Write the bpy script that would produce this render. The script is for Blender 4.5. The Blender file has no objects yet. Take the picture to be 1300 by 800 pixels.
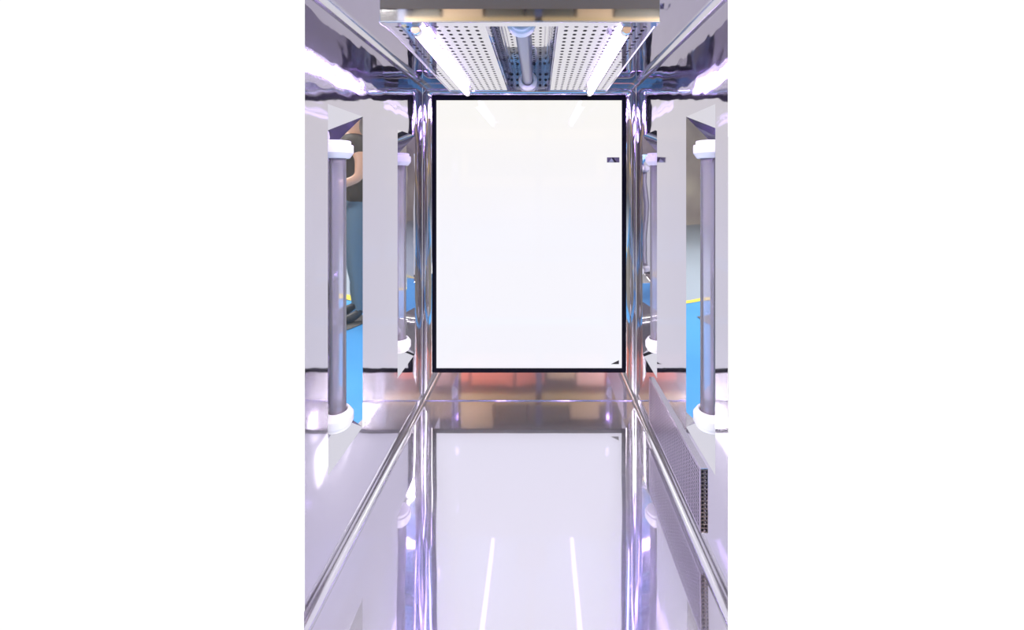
import bpy, bmesh, math, random
from mathutils import Vector
random.seed(4)
PI = math.pi
S = bpy.context.scene
COL = S.collection
U = 0.0022            # one drawing unit in metres (the chamber is about 0.6 m wide)
D = 470.0             # camera to far door, in drawing units
FLOOR_Z = 0.49        # the chamber floor stands this high over the workshop floor
EYE_Z = FLOOR_Z + 278 * U

def P(x, y, z):       # drawing units about the eye -> metres
    return Vector((x * U, y * U, EYE_Z + z * U))

# ------------------------------------------------------------------ materials
def mat(name):
    m = bpy.data.materials.new(name); m.use_nodes = True
    nt = m.node_tree
    return m, nt, nt.nodes['Principled BSDF'], nt.nodes['Material Output']

def plain(name, col, rough=0.5, metal=0.0, **kw):
    m, nt, b, o = mat(name)
    b.inputs['Base Color'].default_value = (*col, 1)
    b.inputs['Roughness'].default_value = rough
    b.inputs['Metallic'].default_value = metal
    for k, v in kw.items():
        b.inputs[k.replace('_', ' ')].default_value = v
    return m

def steel(name, col, rough, wave_scale=9.0, wave=0.0006, stretch=(1, 1, 1), sat=0.0, sat_rough=0.35, buckle=None):
    """polished sheet: mirror lobe, slow waviness of the sheet, optional wide satin lobe"""
    m, nt, b, o = mat(name)
    b.inputs['Base Color'].default_value = (*col, 1)
    b.inputs['Metallic'].default_value = 1.0
    b.inputs['Roughness'].default_value = rough
    tc = nt.nodes.new('ShaderNodeTexCoord')
    mp = nt.nodes.new('ShaderNodeMapping'); mp.inputs['Scale'].default_value = stretch
    nz = nt.nodes.new('ShaderNodeTexNoise'); nz.inputs['Scale'].default_value = wave_scale
    nz.inputs['Detail'].default_value = 1.5; nz.inputs['Roughness'].default_value = 0.35
    bp = nt.nodes.new('ShaderNodeBump'); bp.inputs['Strength'].default_value = 1.0
    bp.inputs['Distance'].default_value = wave
    nt.links.new(tc.outputs['Object'], mp.inputs['Vector'])
    nt.links.new(mp.outputs['Vector'], nz.inputs['Vector'])
    if buckle:                               # the sheet is straight low down and buckled along its top edge
        sp = nt.nodes.new('ShaderNodeSeparateXYZ'); mr = nt.nodes.new('ShaderNodeMapRange')
        mr.inputs['From Min'].default_value, mr.inputs['From Max'].default_value = buckle
        mr.inputs['To Min'].default_value, mr.inputs['To Max'].default_value = 0.35, 1.7
        ml = nt.nodes.new('ShaderNodeMath'); ml.operation = 'MULTIPLY'
        nt.links.new(tc.outputs['Object'], sp.inputs[0]); nt.links.new(sp.outputs['Z'], mr.inputs['Value'])
        nt.links.new(nz.outputs['Fac'], ml.inputs[0]); nt.links.new(mr.outputs['Result'], ml.inputs[1])
        nt.links.new(ml.outputs[0], bp.inputs['Height'])
    else:
        nt.links.new(nz.outputs['Fac'], bp.inputs['Height'])
    nt.links.new(bp.outputs['Normal'], b.inputs['Normal'])
    if sat > 0:
        b2 = nt.nodes.new('ShaderNodeBsdfPrincipled')
        b2.inputs['Base Color'].default_value = (*col, 1)
        b2.inputs['Metallic'].default_value = 1.0
        b2.inputs['Roughness'].default_value = sat_rough
        nt.links.new(bp.outputs['Normal'], b2.inputs['Normal'])
        mx = nt.nodes.new('ShaderNodeMixShader'); mx.inputs[0].default_value = sat
        nt.links.new(b.outputs[0], mx.inputs[1]); nt.links.new(b2.outputs[0], mx.inputs[2])
        nt.links.new(mx.outputs[0], o.inputs['Surface'])
    return m

def emitter(name, col, strength):
    m, nt, b, o = mat(name)
    b.inputs['Base Color'].default_value = (0.8, 0.8, 0.8, 1)
    b.inputs['Emission Color'].default_value = (*col, 1)
    b.inputs['Emission Strength'].default_value = strength
    b.inputs['Roughness'].default_value = 0.3
    return m

STEEL = (0.615, 0.59, 0.67)
M_WALL = steel('polished_steel_sheet', STEEL, 0.05, 19.0, 0.0007, (1, 1, 1.3), sat=0.04, sat_rough=0.26, buckle=(1.12, 1.32))
M_FLOOR = steel('satin_steel_floor', (0.85, 0.82, 0.91), 0.03, 5.0, 0.0008, (1.6, 0.5, 1), sat=0.38, sat_rough=0.24)
M_CEIL = steel('polished_steel_ceiling', STEEL, 0.03, 7.0, 0.0006, sat=0.03)
M_FRAME = steel('polished_steel_frame', (0.66, 0.64, 0.68), 0.05, 6.0, 0.0002, sat=0.08)
M_PERF = steel('perforated_steel', (0.78, 0.77, 0.83), 0.05, 8.0, 0.0004, sat=0.18, sat_rough=0.4)
M_COVE = steel('polished_steel_cove', (0.70, 0.685, 0.73), 0.14, 8.0, 0.0003, sat=0.2)
M_RECESS = steel('polished_recess', (0.74, 0.73, 0.77), 0.015, 9.0, 0.0005, (1, 1, 1.4), sat=0.06)
M_DARK = plain('dark_housing', (0.035, 0.033, 0.045), 0.7)
M_GASKET = plain('black_rubber_gasket', (0.004, 0.004, 0.012), 0.5, Specular_IOR_Level=0.1)
M_CAP = plain('white_porcelain', (0.93, 0.91, 0.95), 0.3, Subsurface_Weight=0.0)
M_CAPIN = plain('lamp_pin_base', (0.55, 0.45, 0.55), 0.35, 0.6)
M_CLIP = plain('bright_clip', (0.8, 0.78, 0.85), 0.12, 1.0)
M_UV = emitter('glowing_tube', (0.62, 0.43, 1.0), 28.0)
M_MESH = steel('fine_perforated_steel', (0.43, 0.375, 0.50), 0.2, 8.0, 0.0002, sat=0.4, sat_rough=0.45)

def glass_mat(name='quartz_tube_glass', haze=0.34):
    """clear thin tube with a slightly milky wall"""
    m, nt, b, o = mat(name)
    nt.nodes.remove(b)
    tr = nt.nodes.new('ShaderNodeBsdfTransparent'); tr.inputs[0].default_value = (0.95, 0.93, 0.99, 1)
    gl = nt.nodes.new('ShaderNodeBsdfGlossy'); gl.inputs['Roughness'].default_value = 0.03
    df = nt.nodes.new('ShaderNodeBsdfDiffuse'); df.inputs[0].default_value = (0.88, 0.84, 0.95, 1)
    tl = nt.nodes.new('ShaderNodeBsdfTranslucent'); tl.inputs[0].default_value = (0.88, 0.84, 0.95, 1)
    m0 = nt.nodes.new('ShaderNodeMixShader'); m0.inputs[0].default_value = 0.5
    m1 = nt.nodes.new('ShaderNodeMixShader'); m1.inputs[0].default_value = haze
    m2 = nt.nodes.new('ShaderNodeMixShader'); fr = nt.nodes.new('ShaderNodeFresnel'); fr.inputs[0].default_value = 1.5
    L = nt.links.new
    L(df.outputs[0], m0.inputs[1]); L(tl.outputs[0], m0.inputs[2])
    L(tr.outputs[0], m1.inputs[1]); L(m0.outputs[0], m1.inputs[2])
    L(fr.outputs[0], m2.inputs[0]); L(m1.outputs[0], m2.inputs[1]); L(gl.outputs[0], m2.inputs[2])
    L(m2.outputs[0], o.inputs['Surface'])
    return m
M_GLASS = glass_mat(); M_MILK = glass_mat('milky_tube_glass', 0.88)

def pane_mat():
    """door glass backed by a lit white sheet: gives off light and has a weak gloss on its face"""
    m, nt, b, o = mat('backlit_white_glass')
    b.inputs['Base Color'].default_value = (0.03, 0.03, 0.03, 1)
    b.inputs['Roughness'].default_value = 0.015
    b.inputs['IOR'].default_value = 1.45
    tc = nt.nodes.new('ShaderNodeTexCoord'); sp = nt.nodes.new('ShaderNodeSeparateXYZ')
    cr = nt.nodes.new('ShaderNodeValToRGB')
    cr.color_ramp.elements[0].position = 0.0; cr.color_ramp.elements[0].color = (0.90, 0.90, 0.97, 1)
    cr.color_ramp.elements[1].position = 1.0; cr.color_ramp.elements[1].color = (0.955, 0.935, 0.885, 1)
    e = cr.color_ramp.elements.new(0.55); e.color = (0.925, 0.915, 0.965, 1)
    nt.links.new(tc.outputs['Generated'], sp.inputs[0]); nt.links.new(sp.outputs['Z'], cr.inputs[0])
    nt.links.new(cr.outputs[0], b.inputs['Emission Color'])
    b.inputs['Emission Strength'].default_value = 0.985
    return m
M_PANE = pane_mat()

# ------------------------------------------------------------------ mesh helpers
def link(name, me, m, parent=None, smooth=False):
    o = bpy.data.objects.new(name, me); COL.objects.link(o)
    if m: me.materials.append(m)
    if smooth:
        for p in me.polygons: p.use_smooth = True
    if parent:
        o.parent = parent
        o.matrix_parent_inverse = parent.matrix_world.inverted()
    return o

def mesh(name, vs, fs, m, parent=None, smooth=False, thick=0.0, off=-1.0, weld=True):
    me = bpy.data.meshes.new(name)
    me.from_pydata([tuple(v) for v in vs], [], fs)
    if weld:
        bm = bmesh.new(); bm.from_mesh(me)
        bmesh.ops.remove_doubles(bm, verts=bm.verts, dist=1e-5)
        bmesh.ops.recalc_face_normals(bm, faces=bm.faces)
        bm.to_mesh(me); bm.free()
    o = link(name, me, m, parent, smooth)
    if thick:
        md = o.modifiers.new('sheet', 'SOLIDIFY'); md.thickness = thick; md.offset = off
    return o

class MB:
    def __init__(s): s.v, s.f = [], []
    def quad(s, a, b, c, d):
        n = len(s.v); s.v += [a, b, c, d]; s.f.append((n, n+1, n+2, n+3))
    def poly(s, pts):
        n = len(s.v); s.v += list(pts); s.f.append(tuple(range(n, n+len(pts))))
    def box(s, lo, hi):
        x0, y0, z0 = lo; x1, y1, z1 = hi
        c = [P(x, y, z) for z in (z0, z1) for y in (y0, y1) for x in (x0, x1)]
        n = len(s.v); s.v += c
        for f in ((0,2,3,1),(4,5,7,6),(0,1,5,4),(2,6,7,3),(0,4,6,2),(1,3,7,5)):
            s.f.append(tuple(n+i for i in f))
    def lathe(s, base, axis, prof, n=28, caps=True):
        """prof = [(distance along axis, radius)] in drawing units, base in metres"""
        axis = Vector(axis).normalized()
        a = axis.orthogonal().normalized(); b = axis.cross(a)
        k0 = len(s.v)
        for t, r in prof:
            for i in range(n):
                w = 2*PI*i/n
                s.v.append(base + axis*t*U + (a*math.cos(w) + b*math.sin(w))*r*U)
        for j in range(len(prof)-1):
            for i in range(n):
                i2 = (i+1) % n
                s.f.append((k0+j*n+i, k0+j*n+i2, k0+(j+1)*n+i2, k0+(j+1)*n+i))
        if caps:
            s.f.append(tuple(k0+i for i in range(n))[::-1])
            s.f.append(tuple(k0+(len(prof)-1)*n+i for i in range(n)))
    def build(s, name, m, parent=None, smooth=False, thick=0.0, off=-1.0, weld=True):
        o = mesh(name, s.v, s.f, m, parent, smooth, thick, off, weld)
        if smooth:
            md = o.modifiers.new('edges', 'EDGE_SPLIT'); md.split_angle = math.radians(32)
        return o

def perforated(mb, O, A, B, la, lb, pitch_a, pitch_b, r, ma=0.0, mb_=0.0, sides=8, stagger=False, skip=None):
    """sheet with real holes. O corner (drawing units), A/B unit directions, la/lb lengths"""
    O, A, B = Vector(O), Vector(A), Vector(B)
    W = lambda a, b: P(*(O + A*a + B*b))
    na = max(1, int((la-2*ma)//pitch_a)); nb = max(1, int((lb-2*mb_)//pitch_b))
    a0 = (la-na*pitch_a)/2; b0 = (lb-nb*pitch_b)/2
    a1, b1 = a0+na*pitch_a, b0+nb*pitch_b
    for (x0, x1, y0, y1) in ((0, la, 0, b0), (0, la, b1, lb), (0, a0, b0, b1), (a1, la, b0, b1)):
        if x1-x0 > 1e-4 and y1-y0 > 1e-4:
            mb.quad(W(x0, y0), W(x1, y0), W(x1, y1), W(x0, y1))
    hx, hy = pitch_a/2, pitch_b/2
    sq = [(1, 0), (1, 1), (0, 1), (-1, 1), (-1, 0), (-1, -1), (0, -1), (1, -1)]
    for i in range(na):
        for j in range(nb):
            ca, cb = a0+(i+.5)*pitch_a, b0+(j+.5)*pitch_b
            n = len(mb.v)
            if skip and skip(ca, cb):
                mb.quad(W(ca-hx, cb-hy), W(ca+hx, cb-hy), W(ca+hx, cb+hy), W(ca-hx, cb+hy)); continue
            for k, (sx, sy) in enumerate(sq): mb.v.append(W(ca+sx*hx, cb+sy*hy))
            for k in range(8):
                w = k*PI/4; mb.v.append(W(ca+r*math.cos(w), cb+r*math.sin(w)))
            for k in range(8):
                k2 = (k+1) % 8
                mb.f.append((n+k, n+k2, n+8+k2, n+8+k))

def tag(o, label=None, cat=None, group=None, kind=None):
    if label: o['label'] = label
    if cat: o['category'] = cat
    if group: o['group'] = group
    if kind: o['kind'] = kind
    return o

def empty(name, loc):
    o = bpy.data.objects.new(name, None); COL.objects.link(o)
    o.location = loc; o.empty_display_size = 0.05
    bpy.context.view_layer.update()
    return o

# ------------------------------------------------------------------ chamber shell
XL, XR = -147.5, 123.5
ZF, ZC = -278.0, 124.0
RC = 7.0                                 # radius of the coved corners
YL, YR = 0.4966*D, 0.5146*D              # front edges of the side walls
YB = D - 1.0
NEAR = (0.551*D, 0.660*D)
FAR = (0.823*D, 0.938*D)
RZ0, RZ1 = -206.0, 54.0

def side_wall(name, x, yfront, side):
    ys = [yfront, NEAR[0], NEAR[1], FAR[0], FAR[1], YB]
    zs = [ZF+RC, RZ0, RZ1, ZC-RC]
    mb = MB()
    for i in range(5):
        for j in range(3):
            if j == 1 and i in (1, 3): continue
            mb.quad(P(x, ys[i], zs[j]), P(x, ys[i+1], zs[j]), P(x, ys[i+1], zs[j+1]), P(x, ys[i], zs[j+1]))
    w = mb.build(name, M_WALL)
    # front return of the sheet
    tag(w, kind='structure',
        label='polished steel side wall on the %s with two recessed lamps' % ('left' if side < 0 else 'right'), cat='wall')
    for (y0, y1) in (NEAR, FAR):
        a = 15.0                                   # how deep the recess is
        by, bz = 11.5, 22.0
        xi = x + side*a
        o = [(x, y0, RZ0), (x, y1, RZ0), (x, y1, RZ1), (x, y0, RZ1)]
        q = [(xi, y0+by, RZ0+bz), (xi, y1-by, RZ0+bz), (xi, y1-by, RZ1-bz), (xi, y0+by, RZ1-bz)]
        r = MB()
        for k in range(4):
            k2 = (k+1) % 4
            r.quad(P(*o[k]), P(*o[k2]), P(*q[k2]), P(*q[k]))
        r.quad(*[P(*c) for c in q])
        r.build('lamp_recess', M_RECESS, w)
    return w
W_L = side_wall('wall_left', XL, YL, -1)
W_R = side_wall('wall_right', XR, YR, 1)

# floor with clipped sill corners, coved into the walls
mb = MB()
YF0 = 0.474*D
mb.quad(P(XL+RC, YF0, ZF), P(XR-RC, YF0, ZF), P(XR-RC, YB, ZF), P(XL+RC, YB, ZF))
FL = tag(mb.build('floor', M_FLOOR), kind='structure', label='satin steel chamber floor mirroring the far door', cat='floor')

# ceiling with the cut-out for the lamp hood
HX0, HX1, HY0, HY1 = -107.5, 82.0, 0.532*D, 0.952*D
mb = MB()
cx = [XL+RC, HX0+1, HX1-1, XR-RC]; cy = [YL, HY0+1, HY1-1, YB]
for i in range(3):
    for j in range(3):
        if i == 1 and j == 1: continue
        mb.quad(P(cx[i], cy[j], ZC), P(cx[i+1], cy[j], ZC), P(cx[i+1], cy[j+1], ZC), P(cx[i], cy[j+1], ZC))
tag(mb.build('ceiling', M_CEIL), kind='structure', label='polished steel chamber ceiling around the lamp hood', cat='ceiling')

# coved corners along the chamber
def cove(name, x, z, sx, sz, y0):
    mb = MB(); n = 20
    cxx, czz = x - sx*RC, z - sz*RC
    pts = [(cxx + sx*RC*math.cos(k*PI/2/n), czz + sz*RC*math.sin(k*PI/2/n)) for k in range(n+1)]
    yf = lambda q: y0 if sz > 0 else max(YF0, abs(q[0])*D/(298 if sx < 0 else 240))     # the lower corner runs out in a slanted cut
    for k in range(n):
        mb.quad(P(pts[k][0], yf(pts[k]), pts[k][1]), P(pts[k+1][0], yf(pts[k+1]), pts[k+1][1]), P(pts[k+1][0], YB, pts[k+1][1]), P(pts[k][0], YB, pts[k][1]))
    o = mb.build(name, M_COVE)
    for p in o.data.polygons: p.use_smooth = True
    return tag(o, kind='structure', label='rounded steel corner along the %s edge of the %s wall' % ('floor' if sz < 0 else 'ceiling', 'left' if sx < 0 else 'right'), cat='trim')
cove('trim_1', XL, ZF, -1, -1, YL); cove('trim_2', XR, ZF, 1, -1, YR)
cove('trim_3', XL, ZC, -1, 1, YL); cove('trim_4', XR, ZC, 1, 1, YR)

# narrow rounded seam where the floor meets the far wall
mb = MB(); ns = 8; rs = 2.0
for k in range(ns):
    a0, a1 = k*PI/2/ns, (k+1)*PI/2/ns
    ya, za, yb, zb = D-1.1-rs*(1-math.sin(a0)), ZF+rs*(1-math.cos(a0)), D-1.1-rs*(1-math.sin(a1)), ZF+rs*(1-math.cos(a1))
    mb.quad(P(XL, ya, za), P(XR, ya, za), P(XR, yb, zb), P(XL, yb, zb))
tag(mb.build('trim_6', M_COVE, smooth=True), kind='structure', label='narrow rounded steel seam between chamber floor and far wall', cat='trim')

# far wall: a pressed steel surround that closes in on the glazed door
GX0, GX1, GZ0, GZ1 = -134.5, 110.0, -242.0, 108.0          # outside of the gasket
def ring_pts(x0, x1, z0, z1, rad, y, n=6):
    out = []
    for (cxx, czz, a0) in ((x1-rad[0], z1-rad[0], 0), (x0+rad[1], z1-rad[1], PI/2), (x0+rad[2], z0+rad[2], PI), (x1-rad[3], z0+rad[3], 1.5*PI)):
        r = rad[0] if a0 < 3 else rad[2]
        for k in range(n+1):
            w = a0 + k*PI/2/n
            out.append((cxx + r*math.cos(w), y, czz + r*math.sin(w)))
    return out
rings = []
NR = 8
for k in range(NR+1):
    t = k/NR
    e = 1-math.cos(t*PI/2)
    lerp = lambda a, b, q: a+(b-a)*q
    rr = lerp(10, 1.0, t); rb = lerp(0.6, 1.0, t)
    y = D - 1.2 - 4.5*math.sin(PI*min(1, t*1.0))**0.8 if 0 < t < 1 else (D-1.2)
    rp = (ring_pts(lerp(XL+.2, GX0, t), lerp(XR-.2, GX1, t), lerp(ZF, GZ0, t), lerp(ZC-6, GZ1, t), (rr, rr, rb, rb), y))
    rings.append([(px, D-1.2-(D-1.2-py)*(0.0 if pz < -200 else 1), pz) for px, py, pz in rp])
mb = MB()
n = len(rings[0])
for k in range(NR):
    for i in range(n):
        i2 = (i+1) % n
        mb.quad(P(*rings[k][i]), P(*rings[k][i2]), P(*rings[k+1][i2]), P(*rings[k+1][i]))
WB = mb.build('wall_back', M_FRAME, smooth=True)
tag(WB, kind='structure', label='rounded steel surround of the far glazed door', cat='wall')
# plain sheet closing the corners above the rounded surround
mb = MB()
for sd, x in ((-1, XL), (1, XR)):
    mb.quad(P(x, D-.4, ZC-30), P(x-sd*14, D-.4, ZC-30), P(x-sd*14, D-.4, ZC-14), P(x, D-.4, ZC-14))
mb.quad(P(XL, D-.4, ZC-14), P(XR, D-.4, ZC-14), P(XR, D-.4, ZC+1), P(XL, D-.4, ZC+1))
mb.build('corner_sheet', M_FRAME, WB, weld=False)

# glazed door
door = empty('door_1', P((GX0+GX1)/2, D+1, GZ0))
tag(door, kind='structure', label='white backlit glass door in a black gasket at the far end', cat='door')
gw = 4.7
mb = MB()
x0, x1, z0, z1 = GX0, GX1, GZ0, GZ1
mb.box((x0, D-2.2, z0), (x0+gw, D+2, z1)); mb.box((x1-gw, D-2.2, z0), (x1, D+2, z1))
mb.box((x0+gw, D-2.2, z0), (x1-gw, D+2, z0+gw)); mb.box((x0+gw, D-2.2, z1-gw-.8), (x1-gw, D+2, z1))
mb.build('gasket', M_GASKET, door, weld=False)
mb = MB(); mb.box((x0+gw-.5, D-.2, z0+gw-.5), (x1-gw+.5, D+2.0, z1-gw+.5))
pane = mb.build('glass_pane', M_PANE, door, weld=False)
# gap in the white backing at the right edge, and the lifted corner below
mb = MB(); mb.box((86.5, D-.5, 23.6), (102.2, D-.25, 30.2))
g = mb.build('backing_gap', plain('grey_gap', (0.16, 0.15, 0.19), 0.3), door); tag(g, 'dark grey notch at the right edge of the white glass')
def tri(name, pts, m, par):
    mb = MB()
    y0, y1 = D-.75, D-.5
    mb.poly([P(a, y0, b) for a, b in pts]); mb.poly([P(a, y1, b) for a, b in pts][::-1])
    for k in range(len(pts)):
        (a, b), (c, d) = pts[k], pts[(k+1) % len(pts)]
        mb.quad(P(a, y0, b), P(a, y1, b), P(c, y1, d), P(c, y0, d))
    return mb.build(name, m, par, weld=False)
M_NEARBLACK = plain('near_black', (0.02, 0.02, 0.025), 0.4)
tri('folded_flap', [(88.3, 23.8), (95.7, 23.8), (92.2, 29.0)], plain('pale_green_grey', (0.45, 0.52, 0.5), 0.5), g)
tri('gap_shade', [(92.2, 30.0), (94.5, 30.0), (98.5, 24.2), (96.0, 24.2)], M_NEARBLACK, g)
tri('lifted_corner', [(91.5, -232.0), (101.6, -232.0), (101.6, -227.2)], M_NEARBLACK, door)

# ------------------------------------------------------------------ lamp hood in the ceiling
PZ = 109.0
CX0, CX1 = -37.6, 13.6                   # lamp channel
hood = empty('lamp_hood', P((HX0+HX1)/2, (HY0+HY1)/2, ZC))
tag(hood, 'perforated steel lamp hood hanging under the chamber ceiling', 'lamp hood')
mb = MB()                                # rim: front face, sides, back and a narrow folded lip
def rim_strip(xa, xb, ya, yb): mb.box((xa, ya, PZ-1.2), (xb, yb, ZC+2))
rim_strip(HX0, HX1, HY0, HY0+2.4); rim_strip(HX0, HX1, HY1-1.5, HY1)
rim_strip(HX0, HX0+1.2, HY0+2.4, HY1-1.5); rim_strip(HX1-1.2, HX1, HY0+2.4, HY1-1.5)
rim = mb.build('rim', M_FRAME, hood, weld=False)
md = rim.modifiers.new('soft', 'BEVEL'); md.width = 0.0008; md.segments = 2; md.limit_method = 'ANGLE'
mb = MB()
mb.box((HX0-.3, HY0-.6, PZ-2.0), (HX1+.3, HY0+6.2, PZ-1.0))
lip = mb.build('lip', M_PERF, hood, weld=False)
md = lip.modifiers.new('soft', 'BEVEL'); md.width = 0.0008; md.segments = 2
mb = MB()                                # dark hollow above the sheets
x0, x1, y0, y1, zt = HX0+1.4, HX1-1.4, HY0+2.6, HY1-1.6, 182.0
mb.quad(P(x0, y0, zt), P(x1, y0, zt), P(x1, y1, zt), P(x0, y1, zt))
for (a, b, c, d) in ((x0, y0, x1, y0), (x1, y0, x1, y1), (x1, y1, x0, y1), (x0, y1, x0, y0)):
    mb.quad(P(a, b, PZ+3), P(c, d, PZ+3), P(c, d, zt), P(a, b, zt))
mb.build('housing', M_DARK, hood, thick=0.001, off=1)
PI_ = 6.9
for (xa, xb) in ((HX0+1.2, CX0), (CX1, HX1-1.2)):
    mb = MB()
    perforated(mb, (xa, HY0+2.4, PZ), (1, 0, 0), (0, 1, 0), xb-xa, HY1-HY0-3.9, 6.9, 7.1, 1.6, 1.5, 2.0)
    mb.build('perforated_panel', M_PERF, hood, thick=0.0006)
# channel: two upright sides, a roof, a raked and an upright end, all punched
chan = MB()
cy0, cy1, ct, inn = HY0+2.4, 0.952*D-1.6, 135.0, 5.3
L = cy1-cy0
sl = Vector((inn, 0, ct-PZ)); sll = sl.length; sl.normalize()
perforated(chan, (CX0, cy0, PZ), (0, 1, 0), tuple(sl), L, sll, 6.8, 6.8, 1.5, 1, 0)
sl.x = -sl.x
perforated(chan, (CX1, cy0, PZ), (0, 1, 0), tuple(sl), L, sll, 6.8, 6.8, 1.5, 1, 0)
perforated(chan, (CX0+inn, cy0, ct), (1, 0, 0), (0, 1, 0), CX1-CX0-2*inn, L, 6.8, 6.8, 1.4, 1, 1)
perforated(chan, (CX0+1, cy1, ct), (1, 0, 0), (0, 0, -1), CX1-CX0-2, ct-PZ, 6.8, 6.6, 1.75, 0, 0)
chan.build('lamp_channel', M_PERF, hood, thick=0.0006)

# glowing tubes under the hood
def lit_tube(x, label):
    t = empty('ultraviolet_tube', P(x, 0.76*D, PZ))
    tag(t, label, 'lamp', 'glowing tubes under the lamp hood')
    y0, y1, z = 0.550*D, 0.925*D, 104.0
    mb = MB(); mb.lathe(P(x, y0, z), (0, 1, 0), [(0, 2.6), (.8, 3.2), ((y1-y0)-.8, 3.2), (y1-y0, 2.6)], 20)
    mb.build('glowing_tube', M_UV, t, smooth=True)
    for ya, d in ((y0, -1), (y1, 1)):
        mb = MB(); mb.lathe(P(x, ya, z), (0, d, 0), [(0, 3.0), (.6, 3.5), (4.5, 3.5), (5.0, 3.0)], 20)
        c = mb.build('end_cap', M_CLIP, t, smooth=True)
        mb = MB()
        ys = sorted((ya+d*1.5, ya+d*4.2))
        mb.box((x-2.2, ys[0], z), (x+2.2, ys[1], PZ+.6))
        mb.build('holder', M_CLIP, c)
lit_tube(-84.5, 'glowing violet white tube under the left half of the lamp hood')
lit_tube(60.3, 'glowing violet white tube under the right half of the lamp hood')

# ------------------------------------------------------------------ unlit germicidal lamps with white collars
def collar(mb, base, axis, r=11.0):
    k = r/11.0
    prof = [(0, 8.6), (.6, 9.2), (3.0, 9.2), (3.2, 10.6), (4.2, 11.0), (9.4, 11.0), (13.4, 8.4), (13.7, 7.4), (13.0, 6.6), (8.0, 6.3)]
    mb.lathe(base, axis, [(t*k, q*k) for t, q in prof], 32)
def bare_lamp(name, a, b, label, group=None, glass=None):
    """clear tube between two white collars; a and b are the mounting points in drawing units"""
    A, B = P(*a), P(*b); ax = (B-A).normalized(); length = (B-A).length/U
    t = empty(name, (A+B)/2); tag(t, label, 'lamp', group)
    for base, d in ((A, ax), (B, -ax)):
        mb = MB(); collar(mb, base, d)
        c = mb.build('collar', M_CAP, t, smooth=True); tag(c, 'white collar')
        mb = MB(); mb.lathe(base + d*8.2*U, d, [(0, 5.6), (9, 5.2), (9.6, 4.2)], 20)
        mb.build('pin_base', M_CAPIN, c, smooth=True)
    mb = MB()
    mb.lathe(A + ax*10*U, ax, [(0, 5.9), (length-20, 5.9)], 28, caps=False)
    g = mb.build('glass_tube', glass or M_GLASS, t, smooth=False)
    for p in g.data.polygons: p.use_smooth = True
    return t
GRP = 'unlit lamps in the side wall recesses'
for x, sd, rng, word in ((XL, -1, NEAR, 'left wall recess nearest the viewer'), (XL, -1, FAR, 'left wall recess beside the far door'),
                         (XR, 1, NEAR, 'right wall recess nearest the viewer'), (XR, 1, FAR, 'right wall recess beside the far door')):
    xx, yy = x+sd*7.0, (rng[0]+rng[1])/2
    bare_lamp('germicidal_lamp', (xx, yy, -189.0), (xx, yy, 31.0), 'clear lamp tube with white collars, ' + word, GRP)
bare_lamp('germicidal_lamp', (-13.0, 0.57*D, 118.5), (-13.0, cy1-.3, 118.5), 'clear lamp tube lying in the middle channel of the lamp hood', None, M_MILK)

# ------------------------------------------------------------------ perforated grille low on the right wall
gr = empty('return_air_grille', P(XR, 341, -262))
tag(gr, 'fine perforated steel air grille low on the right wall', 'grille')
gy0, gy1, gz0, gz1, gx = 0.588*D, 0.863*D, -262.5, -215.0, XR-2.7
mb = MB()
perforated(mb, (gx, gy0, gz0), (0, 1, 0), (0, 0, 1), gy1-gy0, gz1-gz0, 3.2, 2.9, 1.12, 1.2, 1.2)
mb.build('face_panel', M_MESH, gr, thick=0.0005, off=0)
mb = MB()
mb.box((gx, gy0, gz1-.3), (XR, gy1, gz1+.5)); mb.box((gx, gy0, gz0-.5), (XR, gy1, gz0+.3)); mb.box((gx, gy1-.3, gz0), (XR, gy1+.4, gz1))
mb.build('edge_fold', M_COVE, gr, weld=False)
mb = MB()
perforated(mb, (gx, gy0, gz0), (1, 0, 0), (0, 0, 1), XR-gx, gz1-gz0, 2.6, 2.9, 1.12, 0, 0)
mb.build('end_strip', plain('dull_punched_edge', (0.16, 0.13, 0.12), 0.5, 0.7), gr, thick=0.0005, off=0)
mb = MB()
mb.quad(P(XR-.5, gy0+1, gz0+1), P(XR-.5, gy1-1, gz0+1), P(XR-.5, gy1-1, gz1-1), P(XR-.5, gy0+1, gz1-1))
mb.build('backing', M_DARK, gr)

# ------------------------------------------------------------------ the workshop the chamber opens to (seen in the mirrors)
def room_plane(name, a, b, c, d, m, kind='structure', label=None, cat=None):
    mb = MB(); mb.quad(*[Vector(v) for v in (a, b, c, d)])
    return tag(mb.build(name, m), label, cat, None, kind)
RX, RY, RZ, RFY = 7.0, -9.0, 3.6, 0.46
def floor_mat():
    m, nt, b, o = mat('blue_epoxy')
    tc = nt.nodes.new('ShaderNodeTexCoord'); nz = nt.nodes.new('ShaderNodeTexNoise'); nz.inputs['Scale'].default_value = 1.3
    cr = nt.nodes.new('ShaderNodeValToRGB')
    cr.color_ramp.elements[0].color = (0.05, 0.26, 0.62, 1); cr.color_ramp.elements[1].color = (0.10, 0.40, 0.80, 1)
    nt.links.new(tc.outputs['Object'], nz.inputs['Vector']); nt.links.new(nz.outputs['Fac'], cr.inputs[0])
    nt.links.new(cr.outputs[0], b.inputs['Base Color']); b.inputs['Roughness'].default_value = 0.25
    return m
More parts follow.
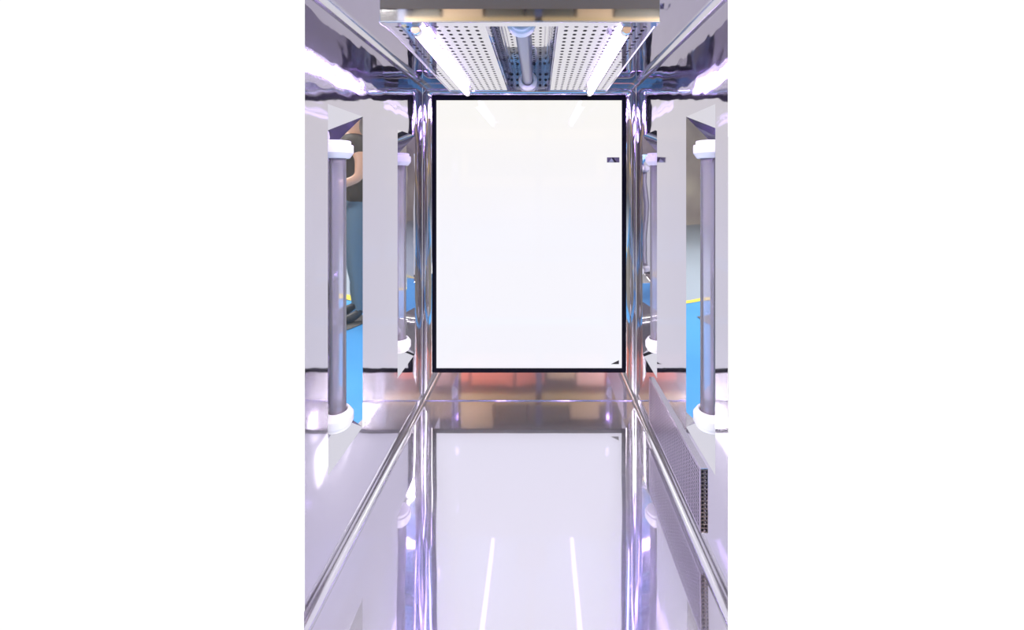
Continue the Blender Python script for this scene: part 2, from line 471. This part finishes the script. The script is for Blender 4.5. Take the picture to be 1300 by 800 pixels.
def wall_mat():
    m, nt, b, o = mat('workshop_wall')
    tc = nt.nodes.new('ShaderNodeTexCoord'); nz = nt.nodes.new('ShaderNodeTexNoise'); nz.inputs['Scale'].default_value = 0.9
    cr = nt.nodes.new('ShaderNodeValToRGB')
    cr.color_ramp.elements[0].position = 0.35; cr.color_ramp.elements[0].color = (0.42, 0.36, 0.33, 1)
    cr.color_ramp.elements[1].position = 0.6; cr.color_ramp.elements[1].color = (0.62, 0.55, 0.46, 1)
    nt.links.new(tc.outputs['Object'], nz.inputs['Vector']); nt.links.new(nz.outputs['Fac'], cr.inputs[0])
    nt.links.new(cr.outputs[0], b.inputs['Base Color']); b.inputs['Roughness'].default_value = 0.7
    return m
M_RW, M_RF = wall_mat(), floor_mat()
room_plane('floor', (-RX, RY, 0), (RX, RY, 0), (RX, RFY, 0), (-RX, RFY, 0), M_RF, label='blue painted workshop floor', cat='floor')
room_plane('wall_front', (-RX, RY, 0), (RX, RY, 0), (RX, RY, RZ), (-RX, RY, RZ), M_RW, label='beige workshop wall', cat='wall')
room_plane('wall_west', (-RX, RY, 0), (-RX, RFY, 0), (-RX, RFY, RZ), (-RX, RY, RZ), M_RW, label='beige workshop wall', cat='wall')
room_plane('wall_east', (RX, RY, 0), (RX, RFY, 0), (RX, RFY, RZ), (RX, RY, RZ), M_RW, label='beige workshop wall', cat='wall')
room_plane('ceiling', (-RX, RY, RZ), (RX, RY, RZ), (RX, RFY, RZ), (-RX, RFY, RZ), plain('workshop_ceiling', (0.05, 0.05, 0.065), 0.8), label='dark workshop ceiling', cat='ceiling')
mb = MB()
for (xa, xb, ya, yb) in ((-2.0, 2.0, -2.3, -2.2), (-2.08, -2.0, -2.3, RFY), (2.0, 2.08, -2.3, RFY)):
    mb.quad(Vector((xa, ya, .004)), Vector((xb, ya, .004)), Vector((xb, yb, .004)), Vector((xa, yb, .004)))
tag(mb.build('trim_5', plain('yellow_line', (0.80, 0.62, 0.08), 0.4)), kind='structure', label='yellow floor marking', cat='trim')
mb = MB()
for (xa, xb, ya, yb) in ((-RX, -2.08, RY, -2.3), (2.08, RX, RY, -2.3), (-RX, -2.08, -2.3, RFY), (2.08, RX, -2.3, RFY)):
    mb.quad(Vector((xa, ya, .003)), Vector((xb, ya, .003)), Vector((xb, yb, .003)), Vector((xa, yb, .003)))
tag(mb.build('floor', plain('grey_paint', (0.30, 0.36, 0.42), 0.4)), kind='structure', label='grey painted workshop floor beyond the aisle', cat='floor')

mb = MB(); mb.quad(*[Vector(v) for v in ((-1.7, -3.0, .006), (1.7, -3.0, .006), (1.7, -0.9, .006), (-1.7, -0.9, .006))])
tag(mb.build('floor_mat', plain('olive_mat', (0.10, 0.095, 0.08), 0.7)), 'olive grey mat on the blue workshop floor', 'mat')
# storage rack standing behind the viewer: only its mirror image is in the picture
rk = empty('storage_rack', (0, -3.3, 0))
tag(rk, 'tall rack with orange beams reflected in the steel below the door', 'rack')
def wbox(mb, lo, hi):
    x0, y0, z0 = lo; x1, y1, z1 = hi
    c = [Vector((x, y, z)) for z in (z0, z1) for y in (y0, y1) for x in (x0, x1)]
    n = len(mb.v); mb.v += c
    for f in ((0,2,3,1),(4,5,7,6),(0,1,5,4),(2,6,7,3),(0,4,6,2),(1,3,7,5)): mb.f.append(tuple(n+i for i in f))
M_POST = plain('rack_post_paint', (0.05, 0.07, 0.16), 0.5); M_BEAM = plain('orange_beam_paint', (0.85, 0.22, 0.10), 0.5)
M_OCHRE = plain('ochre_beam_paint', (0.50, 0.36, 0.16), 0.5); M_DECK = plain('rack_deck', (0.35, 0.30, 0.28), 0.6)
for x in (-1.5, 0.0, 1.5):
    for y in (-3.75, -3.0):
        mb = MB(); wbox(mb, (x-.04, y-.04, 0), (x+.04, y+.04, 3.2)); mb.build('post', M_POST, rk)
for z in (1.15, 1.8, 2.35, 2.9):
    mb = MB(); wbox(mb, (-1.46, -3.02, z-.13), (1.46, -2.96, z)); mb.build('beam', M_BEAM if 1.9 < z < 2.8 else M_OCHRE, rk)
    mb = MB(); wbox(mb, (-1.46, -3.72, z), (1.46, -3.03, z+.02)); mb.build('shelf', M_DECK, rk)
CART = [plain('carton_board', (0.55, 0.40, 0.24), 0.8), plain('cream_carton', (0.85, 0.76, 0.62), 0.7), plain('dark_olive_crate', (0.08, 0.08, 0.06), 0.6), plain('salmon_carton', (0.82, 0.50, 0.42), 0.7), plain('orange_red_carton', (0.80, 0.20, 0.12), 0.7)]
rc = random.Random(11)
for z in (1.17, 1.82, 2.37, 2.92):
    x = -1.42
    while x < 1.2:
        wd = rc.uniform(.3, .6); h = rc.uniform(.25, .38)
        if abs(x+wd/2) > wd/2+.06 or True:
            mb = MB(); wbox(mb, (x, -3.6, z), (min(x+wd, 1.44), -3.08, z+h))
            k = rc.choice((0, 1, 3, 3, 4, 4)) if 1.9 < z < 2.8 else rc.choice((2, 2, 2, 0))
            b_ = mb.build('carton', CART[k], weld=False)
            tag(b_, 'carton on the rack mirrored in the steel', 'box', 'cartons on the rack')
        x += wd + .04

# the person standing to the right behind the viewer, mirrored in the left recess
def person(loc, rz):
    root = empty('person', (0, 0, 0))
    tag(root, 'person in dark olive shirt and blue jeans mirrored in the near left recess', 'person')
    V, E, R = [], [], []
    def chain(pts, start=None):
        prev = start
        for (x, y, z, q) in pts:
            V.append((x, y, z)); R.append(q); k = len(V)-1
            if prev is not None: E.append((prev, k))
            prev = k
        return prev
    pel = chain([(0, 0, .93, .135)])
    spine = chain([(0, .01, 1.08, .13), (0, .01, 1.25, .145), (0, 0, 1.40, .12)], pel)
    neck = chain([(0, 0, 1.49, .055), (0, -.01, 1.56, .06), (0, -.02, 1.64, .085), (0, -.015, 1.70, .07)], spine)
    for s_ in (-1, 1):
        hip = chain([(s_*.09, 0, .86, .09), (s_*.10, -.01, .48, .058), (s_*.105, .02, .22, .05), (s_*.105, .03, .08, .038)], pel)
        chain([(s_*.11, -.05, .04, .038), (s_*.115, -.14, .03, .03)], hip)
        if s_ < 0:   wr = chain([(s_*.17, 0, 1.40, .055), (s_*.24, .02, 1.27, .047), (s_*.27, .0, 1.13, .04), (s_*.22, -.16, 1.05, .034), (s_*.16, -.25, 1.03, .026)], spine); dv = Vector((.4, -.9, -.1)).normalized()
        else:        wr = chain([(s_*.17, 0, 1.40, .055), (s_*.24, .02, 1.27, .047), (s_*.27, .0, 1.12, .04), (s_*.25, -.12, 1.00, .034), (s_*.20, -.22, .97, .026)], spine); dv = Vector((-.4, -.9, -.1)).normalized()
        w0 = Vector(V[wr]); sidev = Vector((0, 0, 1)); 
        palm = chain([(*(w0+dv*.05), .024)], wr)
        for i, (o, ln) in enumerate(((.024, .07), (.008, .08), (-.008, .075), (-.024, .06))):
            q = w0 + dv*.085 + sidev*o
            chain([(*q, .010), (*(q+dv*ln*.5+Vector((0, 0, -.008))), .009), (*(q+dv*ln+Vector((0, 0, -.03))), .008)], palm)
        q = w0 + dv*.03 + sidev*.035
        chain([(*q, .011), (*(q+dv*.03+sidev*.02), .010), (*(q+dv*.055+sidev*.025), .009)], palm)
    me = bpy.data.meshes.new('body'); me.from_pydata(V, E, [])
    o = bpy.data.objects.new('tmp_body', me); COL.objects.link(o)
    o.modifiers.new('skin', 'SKIN'); sub = o.modifiers.new('sub', 'SUBSURF'); sub.levels = 2; sub.render_levels = 2
    for k, q in enumerate(R): me.skin_vertices[0].data[k].radius = (q, q*(.75 if k < 4 else 1))
    me.skin_vertices[0].data[0].use_root = True
    dg = bpy.context.evaluated_depsgraph_get(); ev = bpy.data.meshes.new_from_object(o.evaluated_get(dg))
    bpy.data.objects.remove(o)
    ev.materials.clear()
    for m in (plain('skin', (0.72, 0.42, 0.28), 0.5), plain('olive_shirt', (0.045, 0.04, 0.03), 0.8), plain('blue_jeans', (0.12, 0.20, 0.27), 0.8), plain('dark_shoes', (0.03, 0.03, 0.03), 0.5)):
        ev.materials.append(m)
    for p in ev.polygons:
        c = p.center; p.use_smooth = True
        if c.z < .10: p.material_index = 3
        elif c.z < .95 and abs(c.x) < .2 and c.y > -.16: p.material_index = 2
        elif c.z < 1.47 and (abs(c.x) < .19 and c.y > -.15 or c.z > 1.33): p.material_index = 1
        else: p.material_index = 0
    ev.name = 'body'
    b_ = bpy.data.objects.new('body', ev); COL.objects.link(b_); b_.parent = root
    mb = MB(); mb.lathe(Vector((0, .0, 1.645)), (0, .25, 1), [(0, 42), (12, 45), (26, 42), (38, 28), (44, 8)], 20)
    h = mb.build('hair', plain('dark_hair', (0.02, 0.015, 0.012), 0.6), root, smooth=True)
    root.location = loc; root.rotation_euler = (0, 0, rz)
person((1.62, -1.06, 0), math.radians(-50))

def area(name, loc, size, power, col, rot=(0, 0, 0), sy=None):
    l = bpy.data.lights.new(name, 'AREA'); l.energy = power; l.color = col; l.size = size
    if sy: l.shape = 'RECTANGLE'; l.size_y = sy
    o = bpy.data.objects.new(name, l); COL.objects.link(o); o.location = loc; o.rotation_euler = rot
    return o
area('added_workshop_fill', (-2.2, -2.5, RZ-.05), 0.4, 380, (1, 0.97, 0.92), sy=3.0)  # invented lamp, added to brighten the workshop that the steel mirrors
area('added_workshop_fill', (2.2, -2.5, RZ-.05), 0.4, 380, (1, 0.97, 0.92), sy=3.0)  # its added twin over the other side of the aisle

# ------------------------------------------------------------------ world, camera, output
w = bpy.data.worlds.new('World'); S.world = w; w.use_nodes = True
bg = w.node_tree.nodes['Background']; bg.inputs[0].default_value = (1, 1, 1, 1); bg.inputs[1].default_value = 1.05
cam = bpy.data.cameras.new('camera'); co = bpy.data.objects.new('camera', cam); COL.objects.link(co)
co.location = P(0, 0, 0); co.rotation_euler = (PI/2, 0, 0)
cam.sensor_width = 36; cam.sensor_fit = 'HORIZONTAL'; cam.lens = 36*470/1300
cam.shift_x = -(684-650)/1300; cam.shift_y = -(400-230)/1300; cam.clip_start = 0.01
S.camera = co
S.view_settings.view_transform = 'Standard'; S.view_settings.look = 'None'
S.view_settings.gamma = 1.0; S.view_settings.use_curve_mapping = False; S.view_settings.exposure = 0.0
S.cycles.max_bounces = 16; S.cycles.glossy_bounces = 12; S.cycles.transmission_bounces = 12
S.cycles.diffuse_bounces = 4
